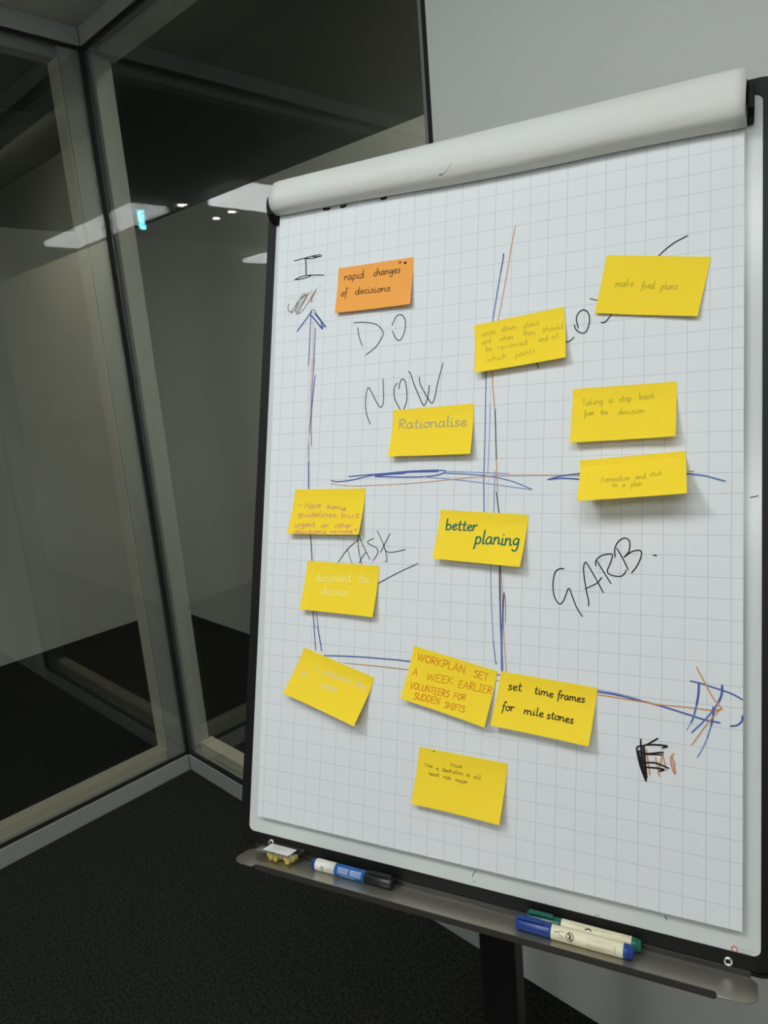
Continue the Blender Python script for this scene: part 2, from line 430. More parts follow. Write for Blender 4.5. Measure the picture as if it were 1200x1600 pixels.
# ------------------------------------------------------------------ pen strokes on the sheet (board coordinates, tenths of a millimetre) and notes
SHEET_INK = {
 'capI': [
  ('k', 1.7, [(-6372,8576),(-6153,8590),(-6020,8600),(-5865,8600)]),
  ('k', 1.7, [(-6164,8581),(-6019,8562),(-5840,8575)]),
  ('k', 1.7, [(-6020,8594),(-5935,8576),(-5840,8575)]),
  ('k', 1.7, [(-6339,8259),(-6223,8291),(-6078,8295),(-6024,8283),(-6173,8256),(-6331,8258)]),
  ('k', 1.7, [(-6126,8298),(-5957,8279),(-5790,8256)]),
  ('k', 2.2, [(-6148,8589),(-6134,8450),(-6126,8298)]),
 ],
 'scrib': [
  ('o3', 0.9, [(-6438,7692),(-6432,7818),(-6449,7905),(-6390,7960),(-6278,7924),(-6250,7858),(-6296,7801)]),
  ('o3', 0.9, [(-6450,7683),(-6352,7692)]),
  ('o3', 0.9, [(-6196,7997),(-6151,7824),(-6124,8009),(-6068,7855),(-6018,8057),(-5985,7875),(-5933,8024),(-5932,7858)]),
  ('o3', 0.9, [(-5934,8045),(-5783,8096)]),
  ('o3', 0.9, [(-6185,8017),(-6124,8009),(-6127,7821),(-6032,7850),(-6005,8034)]),
  ('o3', 0.9, [(-6415,7732),(-6345,7807),(-6276,7882)]),
  ('k2', 1.1, [(-6422,7870),(-6450,7820),(-6416,7748),(-6353,7724),(-6271,7798),(-6180,7922),(-6123,7992),(-6183,7975),(-6251,7879),(-6295,7780),(-6279,7698)]),
  ('k2', 1.1, [(-6386,7728),(-6321,7804),(-6205,7936),(-6074,7981),(-6109,7944),(-6222,7791),(-6286,7695)]),
  ('k2', 1.1, [(-6278,7683),(-6194,7704),(-6102,7797),(-5989,7949),(-5918,8053)]),
  ('k2', 1.1, [(-5918,8053),(-5999,7908),(-6013,7858),(-5973,7859)]),
  ('k2', 1.1, [(-6052,8020),(-6119,7903),(-6198,7788),(-6242,7689)]),
 ],
 'axv': [
  ('o3', 1.0, [(-5968,7655),(-5943,7137),(-5939,6522),(-5933,5708)]),
  ('o3', 1.0, [(-5948,7632),(-5926,7135),(-5930,6725)]),
  ('o3', 1.0, [(-6010,7650),(-5964,7676)]),
  ('o3', 1.0, [(-5741,7443),(-5690,7366)]),
  ('b', 2.4, [(-6251,7398),(-6159,7502),(-6057,7614),(-5988,7689)]),
  ('b', 2.4, [(-6010,7644),(-5897,7523),(-5785,7387)]),
  ('b', 2.4, [(-5940,7662),(-5827,7535),(-5716,7410)]),
  ('b', 2.4, [(-5801,7491),(-5785,7387),(-5752,7445),(-5716,7410)]),
  ('k2', 1.1, [(-6057,7621),(-5966,7722),(-5866,7602),(-5766,7477)]),
  ('b', 1.7, [(-6003,7639),(-6003,7349),(-6005,7040),(-6010,6810)]),
  ('b2', 1.7, [(-5909,7421),(-5907,7133),(-5913,6663)]),
  ('p', 1.4, [(-5901,6928),(-5922,6508),(-5923,6088),(-5946,5671),(-5941,5324)]),
  ('b', 1.8, [(-5877,6658),(-5899,6366),(-5914,6115)]),
  ('p', 1.5, [(-5914,6115),(-5913,5878),(-5891,5530)]),
  ('b', 2.2, [(-5933,5303),(-5924,5116),(-5911,4840)]),
  ('o3', 1.2, [(-5951,6932),(-5961,6300),(-5953,5810),(-5932,5531),(-5902,5253),(-5886,4867)]),
  ('p2', 1.9, [(-5842,4165),(-5815,3948),(-5791,3732)]),
  ('p2', 1.5, [(-5740,3010),(-5719,2816),(-5697,2740)]),
  ('o3', 1.0, [(-5701,3012),(-5679,2742)]),
  ('b2', 1.8, [(-5687,3013),(-5636,2745)]),
  ('p2', 1.5, [(-5710,2758),(-5688,2574),(-5662,2391)]),
  ('b', 2.0, [(-5646,2754),(-5593,2545),(-5557,2391)]),
 ],
 'axh': [
  ('b', 2.0, [(-5517,2327),(-4981,2363),(-4516,2376),(-4050,2377),(-2773,2328)]),
  ('o2', 1.6, [(-5965,2270),(-5910,2279)]),
  ('o2', 1.6, [(-5163,2250),(-4571,2261),(-4103,2260),(-2771,2247)]),
  ('b', 2.2, [(-1540,2258),(-1260,2241),(-996,2205),(-776,2174),(-490,2116),(-281,2072),(-111,2058)]),
  ('o', 1.7, [(-1540,2222),(-996,2195),(-776,2184),(-491,2191),(-196,2191),(-103,2221)]),
  ('b3', 1.6, [(-1531,2283),(-1260,2259),(-997,2220)]),
  ('b', 1.9, [(-433,2506),(-340,2492),(-230,2469),(-86,2434),(22,2403),(122,2353)]),
  ('b', 2.6, [(-340,2484),(-343,2368),(-364,2223)]),
  ('b2', 2.4, [(-364,2223),(-396,2083),(-425,2008)]),
  ('b3', 1.8, [(-425,2008),(-469,1922)]),
  ('b', 2.6, [(-91,2492),(-93,2398),(-128,2291)]),
  ('b2', 2.3, [(-128,2291),(-192,2181),(-279,2059),(-413,1902)]),
  ('b', 2.4, [(-184,2229),(-181,2151),(-206,2006)]),
  ('b2', 2.1, [(-206,2006),(-248,1851)]),
  ('b3', 2.0, [(-248,1851),(-291,1742),(-349,1623)]),
  ('o', 1.6, [(-368,2677),(-267,2488),(-179,2325),(-88,2222)]),
  ('o', 1.6, [(-88,2218),(-120,2198),(-242,2033),(-409,1760)]),
  ('o', 1.6, [(-92,2229),(-156,2182)]),
  ('b', 2.2, [(-2,2034),(58,2050),(100,2083),(120,2120),(122,2167)]),
 ],
 'do': [
  ('k', 1.35, [(-5218,7419),(-5046,7407),(-4825,7348),(-4707,7216),(-4740,7112),(-4832,6994),(-4992,6892)]),
  ('k', 1.35, [(-5143,7334),(-5114,7192),(-5053,7036)]),
  ('k', 1.35, [(-4561,7298),(-4506,7418),(-4423,7452),(-4347,7360),(-4351,7187),(-4420,7063),(-4495,7106),(-4552,7219)]),
 ],
 'now': [
  ('k', 1.35, [(-4865,5826),(-4932,5975),(-4962,6172),(-4934,6382),(-4870,6322),(-4777,6160),(-4699,6074),(-4660,6172),(-4678,6506)]),
  ('k', 1.35, [(-4407,6331),(-4402,6403),(-4367,6473),(-4313,6435),(-4281,6280),(-4282,6128),(-4329,6007)]),
  ('k', 1.35, [(-4438,6421),(-4487,6352),(-4470,6178),(-4370,6010)]),
  ('k', 1.35, [(-4267,6574),(-4235,6552),(-4171,6386),(-4093,6219),(-4025,6083),(-3994,6062),(-3957,6130),(-3931,6264),(-3931,6348)]),
  ('k', 1.35, [(-4090,6483),(-4070,6378),(-3993,6240),(-3889,6086),(-3849,6123),(-3823,6228),(-3800,6357),(-3723,6658)]),
 ],
 'dvv': [
  ('b', 1.9, [(-2869,8126),(-2872,8047),(-2906,7842)]),
  ('b2', 1.8, [(-2906,7842),(-2936,7637),(-3003,7174)]),
  ('o2', 1.4, [(-2707,8501),(-2750,8255),(-2817,7794),(-2924,7165)]),
  ('b2', 1.6, [(-3077,6541),(-3071,5985),(-3067,5582),(-3068,5247),(-3067,4913),(-3049,4462)]),
  ('o', 1.4, [(-2985,6519),(-2971,6248),(-2936,5937)]),
  ('d', 1.6, [(-2932,5937),(-2913,5575),(-2896,5229)]),
  ('o2', 1.5, [(-2896,5229),(-2877,4977),(-2869,4805)]),
  ('d', 1.7, [(-2882,4792),(-2865,4674),(-2836,4464)]),
  ('b3', 1.6, [(-2910,5083),(-2913,4779),(-2915,4463)]),
  ('b3', 0.9, [(-3007,6008),(-3005,5579),(-3016,5046)]),
  ('b3', 1.5, [(-2936,3806),(-2928,3508),(-2901,3099),(-2877,2795)]),
  ('b2', 1.5, [(-2877,2795),(-2844,2555),(-2829,2470),(-2821,2481)]),
  ('b', 2.4, [(-2811,3811),(-2798,3412),(-2777,3007),(-2759,2704),(-2745,2363)]),
  ('d', 1.5, [(-2811,3811),(-2804,3514),(-2797,3331)]),
  ('o2', 1.3, [(-2791,3761),(-2773,3465),(-2740,3009),(-2710,2658),(-2682,2370)]),
  ('b', 0.9, [(-2742,3426),(-2722,3345),(-2716,3214),(-2714,3031)]),
  ('d', 1.8, [(-2742,3426),(-2750,3262),(-2751,3009)]),
  ('b2', 2.6, [(-2753,3008),(-2759,2805),(-2736,2364)]),
 ],
 'dvh': [
  ('b', 1.8, [(-5509,4989),(-5393,4968),(-5134,4992),(-4788,5057),(-4330,5097),(-3975,5109),(-3745,5109),(-3630,5088),(-3743,5042),(-3972,5020),(-4327,5021),(-4756,5036)]),
  ('b', 1.8, [(-5207,5042),(-4945,5060),(-4541,5080),(-4092,5090),(-3744,5090)]),
  ('b', 2.0, [(-4756,5042),(-4541,5063),(-4269,5074)]),
  ('b3', 1.5, [(-3630,5088),(-3187,5066),(-2708,5038)]),
  ('b3', 1.5, [(-3972,5017),(-3458,4966),(-2914,4893),(-2396,4816)]),
  ('b2', 1.6, [(-3686,5068),(-3186,5032),(-2917,4996),(-2653,4928),(-2391,4821)]),
  ('o2', 1.2, [(-5517,4941),(-5194,4902),(-4627,4909),(-4028,4934),(-3459,4979),(-2917,5016)]),
  ('o2', 1.3, [(-2917,5016),(-2553,5015),(-2275,5010)]),
  ('o2', 1.4, [(-2321,5011),(-2015,5005),(-1738,4991)]),
  ('b', 1.9, [(-2187,4949),(-1993,4996),(-1739,5024)]),
  ('b', 1.9, [(-2187,4949),(-1992,4963),(-1737,4944)]),
  ('o2', 1.4, [(-533,5024),(-413,5026)]),
  ('b2', 2.0, [(-533,5000),(-312,4969),(-186,4933),(-70,4895)]),
 ],
 'hid': [
  ('k', 1.5, [(-2005,6771),(-1925,6794),(-1878,6835)]),
  ('k', 1.5, [(-1824,6953),(-1850,7072),(-1828,7151),(-1765,7190),(-1701,7144),(-1679,7035),(-1713,6908),(-1759,6877),(-1823,6904),(-1864,6958),(-1873,7000)]),
  ('k', 1.5, [(-2374,6560),(-2339,6456)]),
  ('k', 1.5, [(-1673,7329),(-1571,7286)]),
  ('k', 1.5, [(-1532,6988),(-1474,7002),(-1376,7120)]),
  ('k', 1.5, [(-872,7742),(-755,7847),(-638,7921),(-505,7974)]),
 ],
 'task': [
  ('k', 1.15, [(-5332,3738),(-5175,3946),(-4995,4094)]),
  ('k', 1.15, [(-5182,3955),(-5089,3728)]),
  ('k', 1.15, [(-4921,3715),(-4990,3970),(-5003,4161),(-4905,3991),(-4785,3796)]),
  ('k', 1.15, [(-4970,3742),(-4899,3868),(-4847,3908)]),
  ('k', 1.15, [(-4734,4119),(-4822,4079),(-4831,4041),(-4691,3978),(-4667,3904),(-4736,3785)]),
  ('k', 1.15, [(-4690,4239),(-4588,4056),(-4530,3908),(-4511,3787),(-4547,3789)]),
  ('k', 1.15, [(-4473,4194),(-4547,4057),(-4621,3914)]),
  ('k', 1.15, [(-4567,4038),(-4542,3945),(-4437,3920),(-4214,3967)]),
 ],
 'dash': [
  ('k', 1.15, [(-4649,3454),(-4445,3566),(-4224,3677),(-4010,3774)]),
 ],
 'garb': [
  ('k', 1.5, [(-1947,3780),(-2008,3778),(-2065,3722),(-2088,3575),(-2066,3416),(-1999,3323),(-1942,3380),(-1884,3531),(-1836,3429),(-1777,3289),(-1704,3180)]),
  ('k', 1.5, [(-1630,3320),(-1631,3384),(-1669,3553),(-1701,3780),(-1681,3874),(-1646,3840),(-1546,3673),(-1449,3496)]),
  ('k', 1.5, [(-1676,3534),(-1531,3617),(-1474,3690)]),
  ('k', 1.5, [(-1542,3908),(-1451,3762),(-1357,3614)]),
  ('k', 1.5, [(-1545,3829),(-1549,3900),(-1481,3967),(-1399,3988),(-1347,3978),(-1370,3878),(-1407,3771),(-1354,3724),(-1246,3715),(-1193,3759),(-1180,3794)]),
  ('k', 1.5, [(-1298,4071),(-1222,3940),(-1154,3798)]),
  ('k', 1.5, [(-1314,3951),(-1319,4057),(-1279,4149),(-1206,4196),(-1145,4159),(-1144,4054),(-1170,3998),(-1209,3954),(-1117,4027),(-1018,4044),(-1004,3975),(-1055,3848),(-1116,3762)]),
  ('k', 2.0, [(-861,3992),(-828,3989)]),
 ],
 'etm': [
  ('o', 1.9, [(-922,1638),(-896,1489),(-872,1337)]),
  ('o', 1.9, [(-811,1550),(-767,1339)]),
  ('o', 1.9, [(-725,1620),(-760,1473),(-777,1404)]),
  ('o', 1.9, [(-734,1619),(-688,1419)]),
  ('o', 1.9, [(-606,1629),(-641,1567),(-617,1440),(-590,1397),(-605,1517),(-627,1588)]),
  ('k', 2.1, [(-982,1744),(-974,1553),(-959,1365)]),
  ('k', 2.1, [(-1030,1621),(-987,1436),(-917,1252)]),
  ('k', 2.1, [(-917,1252),(-953,1652)]),
  ('k', 2.1, [(-1030,1621),(-1008,1654),(-917,1686),(-787,1782)]),
  ('k', 2.1, [(-917,1686),(-807,1703),(-681,1706),(-735,1676)]),
  ('k', 2.1, [(-998,1597),(-915,1581),(-725,1626)]),
  ('k', 2.1, [(-934,1569),(-734,1594)]),
  ('k', 2.1, [(-932,1470),(-805,1485),(-661,1447)]),
  ('k', 2.1, [(-932,1417),(-805,1428),(-714,1424),(-768,1396)]),
  ('k', 2.1, [(-1008,1606),(-968,1401),(-917,1257)]),
  ('k', 2.1, [(-944,1663),(-907,1297)]),
  ('k', 2.1, [(-987,1456),(-896,1480)]),
  ('k', 2.1, [(-981,1706),(-940,1330),(-912,1277)]),
 ],
 'peek': [
  ('k', 4.0, [(-5848,9336),(-5795,9324),(-5734,9327)]),
  ('k', 4.0, [(-5529,9315),(-5484,9308),(-5438,9316)]),
  ('k', 4.0, [(-4816,9301),(-4778,9295),(-4734,9302)]),
 ],
}
BOARD_MARKS = [(1.0,[(-3074,-328),(-3095,-362),(-3118,-417)]),(0.8,[(-3112,-484),(-3060,-466)]),(1.4,[(-696,-320),(-672,-363)]),(1.2,[(-1506,-507),(-1495,-508)]),(1.2,[(-1471,-506),(-1459,-506)]),(1.4,[(199,4710),(238,4718),(284,4730)])]
NOTES = {
 'rapid': ([[-5523,8320,8],[-4244,8298,8],[-4233,7555,100],[-5518,7586,80]], 'k', 1.25, [
   ('rapid', 0.083, 0.279, 0.36, 0.28, 0.087), ('changes', 0.484, 0.281, 0.841, 0.282, 0.08), ('of', 0.061, 0.641, 0.146, 0.63, 0.087), ('decisions', 0.252, 0.633, 0.726, 0.656, 0.08)]),
 'write': ([[-3271,7151,8],[-2014,7265,8],[-1952,6538,140],[-3200,6438,130]], 'g', 0.6, [
   ('write', 0.078, 0.263, 0.242, 0.258, 0.062), ('down', 0.313, 0.233, 0.478, 0.244, 0.061), ('plans', 0.559, 0.261, 0.726, 0.249, 0.06), ('and', 0.08, 0.432, 0.191, 0.42, 0.062), ('when', 0.283, 0.426, 0.442, 0.432, 0.061), ('they', 0.551, 0.409, 0.684, 0.42, 0.055), ('should', 0.756, 0.409, 0.981, 0.419, 0.059), ('be', 0.126, 0.59, 0.197, 0.588, 0.062), ('reviewed', 0.26, 0.597, 0.595, 0.599, 0.061), ('and', 0.714, 0.596, 0.818, 0.592, 0.059), ('at', 0.851, 0.591, 0.934, 0.584, 0.058), ('which', 0.138, 0.812, 0.369, 0.798, 0.061), ('points', 0.458, 0.827, 0.679, 0.801, 0.065)]),
 'fixed': ([[-1475,7879,8],[-239,7662,8],[-384,6914,80],[-1607,7112,50]], 'g', 0.7, [
   ('make', 0.147, 0.533, 0.332, 0.522, 0.069), ('fixed', 0.407, 0.558, 0.536, 0.547, 0.065), ('plans', 0.597, 0.56, 0.758, 0.557, 0.065)]),
 'step': ([[-1880,6140,8],[-614,6142,8],[-612,5433,170],[-1876,5409,140]], 'g', 0.7, [
   ('Taking', 0.096, 0.319, 0.307, 0.306, 0.063), ('a', 0.361, 0.298, 0.404, 0.298, 0.059), ('step', 0.463, 0.291, 0.586, 0.291, 0.063), ('back', 0.655, 0.276, 0.804, 0.273, 0.063), ('from', 0.123, 0.532, 0.225, 0.503, 0.059), ('the', 0.285, 0.515, 0.36, 0.515, 0.054), ('decision', 0.457, 0.531, 0.713, 0.53, 0.058)]),
 'formal': ([[-1772,5191,8],[-510,5274,8],[-467,4718,400],[-1724,4629,400]], 'g', 0.7, [
   ('Formalise', 0.213, 0.589, 0.486, 0.578, 0.077), ('and', 0.538, 0.575, 0.636, 0.568, 0.07), ('stick', 0.666, 0.537, 0.788, 0.521, 0.064), ('to', 0.326, 0.72, 0.373, 0.724, 0.065), ('a', 0.42, 0.733, 0.451, 0.731, 0.059), ('plan', 0.498, 0.743, 0.605, 0.735, 0.069)]),
 'ration': ([[-4482,6015,8],[-3242,6036,8],[-3229,5307,140],[-4493,5310,130]], 'g2', 2.0, [
   ('Rationalise', 0.077, 0.408, 0.93, 0.433, 0.111)]),
 'guide': ([[-6157,4854,8],[-4907,4861,8],[-4926,4163,140],[-6202,4149,120]], 'm', 1.25, [
   ('-', 0.058, 0.401, 0.141, 0.396, 0.07), ('Have', 0.173, 0.431, 0.41, 0.411, 0.075), ('some', 0.483, 0.42, 0.775, 0.482, 0.057), ('guidelines,', 0.097, 0.602, 0.674, 0.618, 0.063), ('but', 0.711, 0.626, 0.973, 0.632, 0.061), ('urgent', 0.083, 0.844, 0.375, 0.828, 0.062), ('or', 0.459, 0.852, 0.575, 0.851, 0.056), ('other', 0.646, 0.854, 0.898, 0.841, 0.055), ('decisions', 0.091, 0.985, 0.553, 0.979, 0.051), ('made?', 0.597, 0.978, 0.979, 0.962, 0.05)]),
 'better': ([[-3691,4544,8],[-2430,4481,8],[-2488,3780,180],[-3742,3850,140]], 't', 2.3, [
   ('better', 0.086, 0.397, 0.454, 0.382, 0.113), ('planing', 0.45, 0.623, 0.953, 0.612, 0.139)]),
 'document': ([[-5873,3748,8],[-4632,3717,8],[-4650,2973,130],[-5913,3004,120]], 'w', 1.1, [
   ('document', 0.146, 0.409, 0.642, 0.356, 0.093), ('the', 0.737, 0.349, 0.891, 0.348, 0.086), ('decision', 0.256, 0.655, 0.643, 0.633, 0.086)]),
 'faint': ([[-5866,2420,8],[-4646,2091,8],[-4837,1416,240],[-6134,1713,140]], 'v', 1.8, [
   ('I', 0.238, 0.342, 0.28, 0.335, 0.066), ('prepare', 0.351, 0.333, 0.734, 0.306, 0.057), ('the', 0.79, 0.32, 0.943, 0.294, 0.065), ('all', 0.081, 0.557, 0.177, 0.52, 0.053), ('ideas', 0.405, 0.598, 0.62, 0.562, 0.061)]),
 'workplan': ([[-4036,2607,8],[-2802,2376,8],[-2922,1645,150],[-4170,1870,120]], 'r', 1.3, [
   ('.', 0.029, 0.188, 0.038, 0.187, 0.062), ('WORKPLAN', 0.066, 0.244, 0.652, 0.214, 0.08), ('SET', 0.746, 0.225, 0.918, 0.22, 0.071), ('A', 0.054, 0.543, 0.123, 0.532, 0.08), ('WEEK', 0.229, 0.539, 0.547, 0.469, 0.073), ('EARLIER', 0.606, 0.487, 0.988, 0.421, 0.071), ('.', 0.023, 0.724, 0.032, 0.723, 0.061), ('VOLUNTEERS', 0.067, 0.774, 0.535, 0.716, 0.067), ('FOR', 0.585, 0.706, 0.725, 0.676, 0.059), ('SUDDEN', 0.143, 0.933, 0.453, 0.886, 0.066), ('SHIFTS', 0.511, 0.904, 0.746, 0.876, 0.059)]),
 'frames': ([[-2756,2381,8],[-1503,2303,8],[-1569,1607,180],[-2846,1681,140]], 'k', 1.5, [
   ('set', 0.1, 0.312, 0.25, 0.297, 0.082), ('time', 0.381, 0.3, 0.582, 0.311, 0.074), ('frames', 0.618, 0.309, 0.897, 0.295, 0.073), ('for', 0.078, 0.699, 0.212, 0.68, 0.08), ('mile', 0.312, 0.687, 0.52, 0.677, 0.073), ('stones', 0.548, 0.683, 0.82, 0.686, 0.072)]),
 'bottom': ([[-3903,1215,8],[-2634,1187,8],[-2684,431,160],[-3955,460,120]], 'g3', 0.7, [
   ('Nice', 0.377, 0.237, 0.511, 0.229, 0.036), ('Use', 0.082, 0.32, 0.183, 0.327, 0.036), ('a', 0.219, 0.34, 0.257, 0.341, 0.032), ('Gantt', 0.295, 0.352, 0.4, 0.347, 0.036), ('plan', 0.418, 0.341, 0.54, 0.345, 0.035), ('to', 0.575, 0.342, 0.608, 0.346, 0.031), ('all', 0.648, 0.355, 0.736, 0.354, 0.035), ('least', 0.148, 0.458, 0.268, 0.454, 0.036), ('risk', 0.319, 0.463, 0.412, 0.467, 0.036), ('major', 0.455, 0.471, 0.594, 0.471, 0.035)]),
}

# ------------------------------------------------------------------ the room
X0, Y1 = -2.359, 1.212          # the glass corner
H = 2.62
XW = -0.957                     # where the solid wall takes over from glass
struct(obj('floor', B(-4.35, 2.4, -3.4, 2.4, -0.08, 0.0), M['carpet']))
struct(obj('ceiling', B(X0 - 0.1, 2.4, -3.4, Y1 + 0.1, H, H + 0.1), M['ceiling']))
struct(obj('wall_right', B(XW, 2.4, Y1, Y1 + 0.11, 0.0, H), M['wall']))
struct(obj('wall_side', B(2.2, 2.3, -3.3, Y1, 0.0, H), M['wall']))
struct(obj('wall_back', B(X0 - 0.1, 2.3, -3.4, -3.3, 0.0, H), M['wall']))
HC = 2.385                      # top of the painted corridor wall; dark open void above
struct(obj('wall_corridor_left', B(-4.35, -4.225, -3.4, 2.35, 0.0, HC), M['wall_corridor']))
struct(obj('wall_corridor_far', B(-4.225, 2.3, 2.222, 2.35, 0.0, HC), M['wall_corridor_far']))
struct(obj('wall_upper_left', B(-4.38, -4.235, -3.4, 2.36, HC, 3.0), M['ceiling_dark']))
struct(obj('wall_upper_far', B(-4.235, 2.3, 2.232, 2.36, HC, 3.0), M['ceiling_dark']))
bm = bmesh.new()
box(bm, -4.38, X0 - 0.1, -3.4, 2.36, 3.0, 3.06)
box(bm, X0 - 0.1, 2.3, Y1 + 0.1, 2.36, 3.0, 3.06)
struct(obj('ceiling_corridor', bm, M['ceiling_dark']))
struct(obj('wall_corridor_end', B(2.3, 2.4, Y1, 2.36, 0.0, 3.0), M['wall_corridor']))
struct(obj('wall_corridor_back', B(-4.38, X0 - 0.1, -3.5, -3.4, 0.0, 3.0), M['wall_corridor']))

# glazed partitions: rails and posts stand behind the pane, which is flush with the room side
def partition(name, wall):
    w = bpy.data.objects.new(name, None); C.objects.link(w); struct(w); WORLD_OF[w.name] = I4
    def F(nm, a0, a1, d0, d1, z0, z1, m, bev=0.0):
        # a runs along the partition away from the corner, d outwards
        if wall == 'left':
            return obj(nm, B(X0 - d1, X0 - d0, Y1 - a1, Y1 - a0, z0, z1, bev), m, w)
        return obj(nm, B(X0 + a0, X0 + a1, Y1 + d0, Y1 + d1, z0, z1, bev), m, w)
    end = 4.5 if wall == 'left' else XW - X0
    F('bottom_rail', 0.0, end, 0.0, 0.10, 0.0, 0.066, M['alu'], 0.003)
    F('top_rail', 0.0, end, 0.0, 0.10, H - 0.055, H, M['alu'], 0.003)
    F('bottom_gasket', 0.0, end, 0.004, 0.020, 0.066, 0.073, M['gasket'])
    F('top_gasket', 0.0, end, 0.004, 0.020, H - 0.062, H - 0.055, M['gasket'])
    F('inner_bottom_rail', 0.02, end, 0.045, 0.10, 0.066, 0.106, M['alu_inner'], 0.002)
    F('inner_top_rail', 0.02, end, 0.045, 0.10, H - 0.090, H - 0.055, M['alu'], 0.002)
    F('pane', 0.003, end - (0.014 if wall == 'right' else 0.0), 0.007, 0.017, 0.072, H - 0.061, M['glass'])
    if wall == 'right':
        F('jamb', 0.0, 0.024, 0.021, 0.085, 0.066, H - 0.055, M['alu'], 0.002)
        F('end_post', end - 0.037, end - 0.013, 0.021, 0.10, 0.066, H - 0.075, M['alu'], 0.002)
        F('end_gasket', end - 0.013, end, 0.002, 0.10, 0.052, H - 0.055, M['gasket'])
    else:
        F('jamb', 0.0, 0.067, 0.021, 0.100, 0.066, H - 0.055, M['alu'], 0.002)
        F('jamb_liner', 0.0672, 0.0702, 0.030, 0.100, 0.106, H - 0.090, M['alu_inner'])
        F('end_post', 2.9, 2.95, 0.021, 0.10, 0.066, H - 0.075, M['alu'], 0.002)
    return w
partition('window_1', 'left')
w2 = partition('window_2', 'right')
bm = B(X0 - 0.10, X0 - 0.021, Y1 + 0.021, Y1 + 0.10, 0.0, H, 0.003)
struct(obj('trim_1', bm, M['alu']))          # corner post behind the two panes
bm = B(X0 - 0.008, X0 + 0.0025, Y1 - 0.0025, Y1 + 0.008, 0.066, H - 0.055)
struct(obj('trim_2', bm, M['gasket']))       # black joint where the two panes meet

# ------------------------------------------------------------------ lamps
def panel_lamp(name, x0, x1, y0, y1, z, label, m, t=0.05, group=None):
    cx, cy = (x0 + x1) / 2, (y0 + y1) / 2
    r = thing(name, Matrix.Translation((cx, cy, z)), label, 'lamp', group)
    mw = I4
    bm = bmesh.new()
    box(bm, x0, x1, y0, y1, z - t * 0.3, z, 0.004)
    obj('housing', bm, M['lamp_body'], r)
    obj('diffuser', B(x0 + 0.012, x1 - 0.012, y0 + 0.012, y1 - 0.012, z - t, z - t * 0.3), m, r)
    return r
panel_lamp('ceiling_light', -1.18, -0.70, -0.86, -0.32, H, 'bright square ceiling lamp shining down on the flip chart', M['lamp'])
stripl = panel_lamp('strip_light', -0.45, 0.93, -0.20, 0.07, H, 'long white strip lamp on the ceiling above the photographer', M['lamp_strip'])
ind = obj('indicator', B(-0.402, -0.390, -0.026, -0.014, 2.462, 2.572, 0.002), M['led'], stripl)
ind['label'] = 'small cyan indicator light'
for k, (x, y, lb) in enumerate(((-0.50, -0.66, 'small round downlight in the ceiling beside the square lamp'), (-0.28, -0.67, 'small round downlight in the ceiling farther from the glass'), (-0.52, -0.25, 'small round downlight in the ceiling beside the strip lamp'))):
    r = thing('downlight', Matrix.Translation((x, y, H)), lb, 'lamp', 'downlights in the ceiling')
    obj('ring', lathe(bmesh.new(), [(0.0, 0.045), (-0.012, 0.045), (-0.016, 0.040)], (x, y, H), 24, axis='z'), M['lamp_body'], r)
    obj('bulb', lathe(bmesh.new(), [(-0.016, 0.022), (-0.019, 0.020)], (x, y, H), 24, axis='z'), M['lamp_spot'], r)
panel_lamp('corridor_fill_light', -0.75, 0.45, 1.62, 1.85, 3.0, 'added fill lamp hidden in the corridor behind the solid wall', M['fill_corridor'])  # out of view, added to brighten the corridor
panel_lamp('ceiling_light', -0.95, -0.35, -2.5, -1.9, H, 'added square fill lamp at the back of the room towards the glass', M['fill_back'])  # fill added out of view to even the light down the board
panel_lamp('ceiling_light', 0.55, 1.15, -2.5, -1.9, H, 'added square fill lamp at the back of the room away from the glass', M['fill_back'])  # second added fill, also lifts the low part of the wall

# ------------------------------------------------------------------ flip chart easel, in board axes: x along, y up, z towards the room
BM = Matrix(((0.9532049999, -0.1000832476, 0.2852780603, -0.2239520362),
             (0.3019834192, 0.2703740770, -0.9141684052, 0.7413835464),
             (0.0143611506, 0.9575391386, 0.2879454033, 0.8615360325),
             (0, 0, 0, 1)))
YAW = math.atan2(0.3019834192, 0.9532049999)
COL = Vector((-0.572, 0.772, 0.0))
PM = Matrix.Translation(COL) @ Matrix.Rotation(YAW, 4, 'Z')
easel = thing('flipchart_easel', PM, 'black framed whiteboard flip chart easel on a single dark post', 'easel')

bl, br, bb, bt = -0.682, 0.032, -0.053, 0.966
obj('whiteboard', prism(bmesh.new(), rounded_rect(bl - .003, br + .003, bb - .003, bt + .003, 0.010), -0.024, -0.010), M['board'], easel, BM)
def ring(bm, outer, inner, z0, z1):
    n = len(outer)
    V_ = [[bm.verts.new((p[0], p[1], z)) for p in L] for L, z in ((outer, z0), (outer, z1), (inner, z1), (inner, z0))]
    for a in range(4):
        A_, B_ = V_[a], V_[(a + 1) % 4]
        for i in range(n):
            bm.faces.new((A_[i], A_[(i + 1) % n], B_[(i + 1) % n], B_[i]))
    return bm
bm = ring(bmesh.new(), rounded_rect(-0.6955, 0.0475, -0.069, 0.984, 0.018), rounded_rect(bl, br, bb, bt, 0.009), -0.028, -0.0086)
obj('board_frame', bm, M['black'], easel, BM)
bm = ring(bmesh.new(), rounded_rect(-0.7005, 0.0525, -0.0765, 0.989, 0.022), rounded_rect(-0.697, 0.049, -0.072, 0.9855, 0.018), -0.026, -0.0125)
obj('edge_trim', bm, M['black'], easel, BM)
bm = bmesh.new()
box(bm, -0.668, 0.022, -0.0715, -0.0692, -0.0125, -0.0070, 0.0006)
box(bm, -0.668, 0.022, -0.0775, -0.0715, -0.0125, -0.0095)
obj('tray_rail', bm, M['rail'], easel, BM)
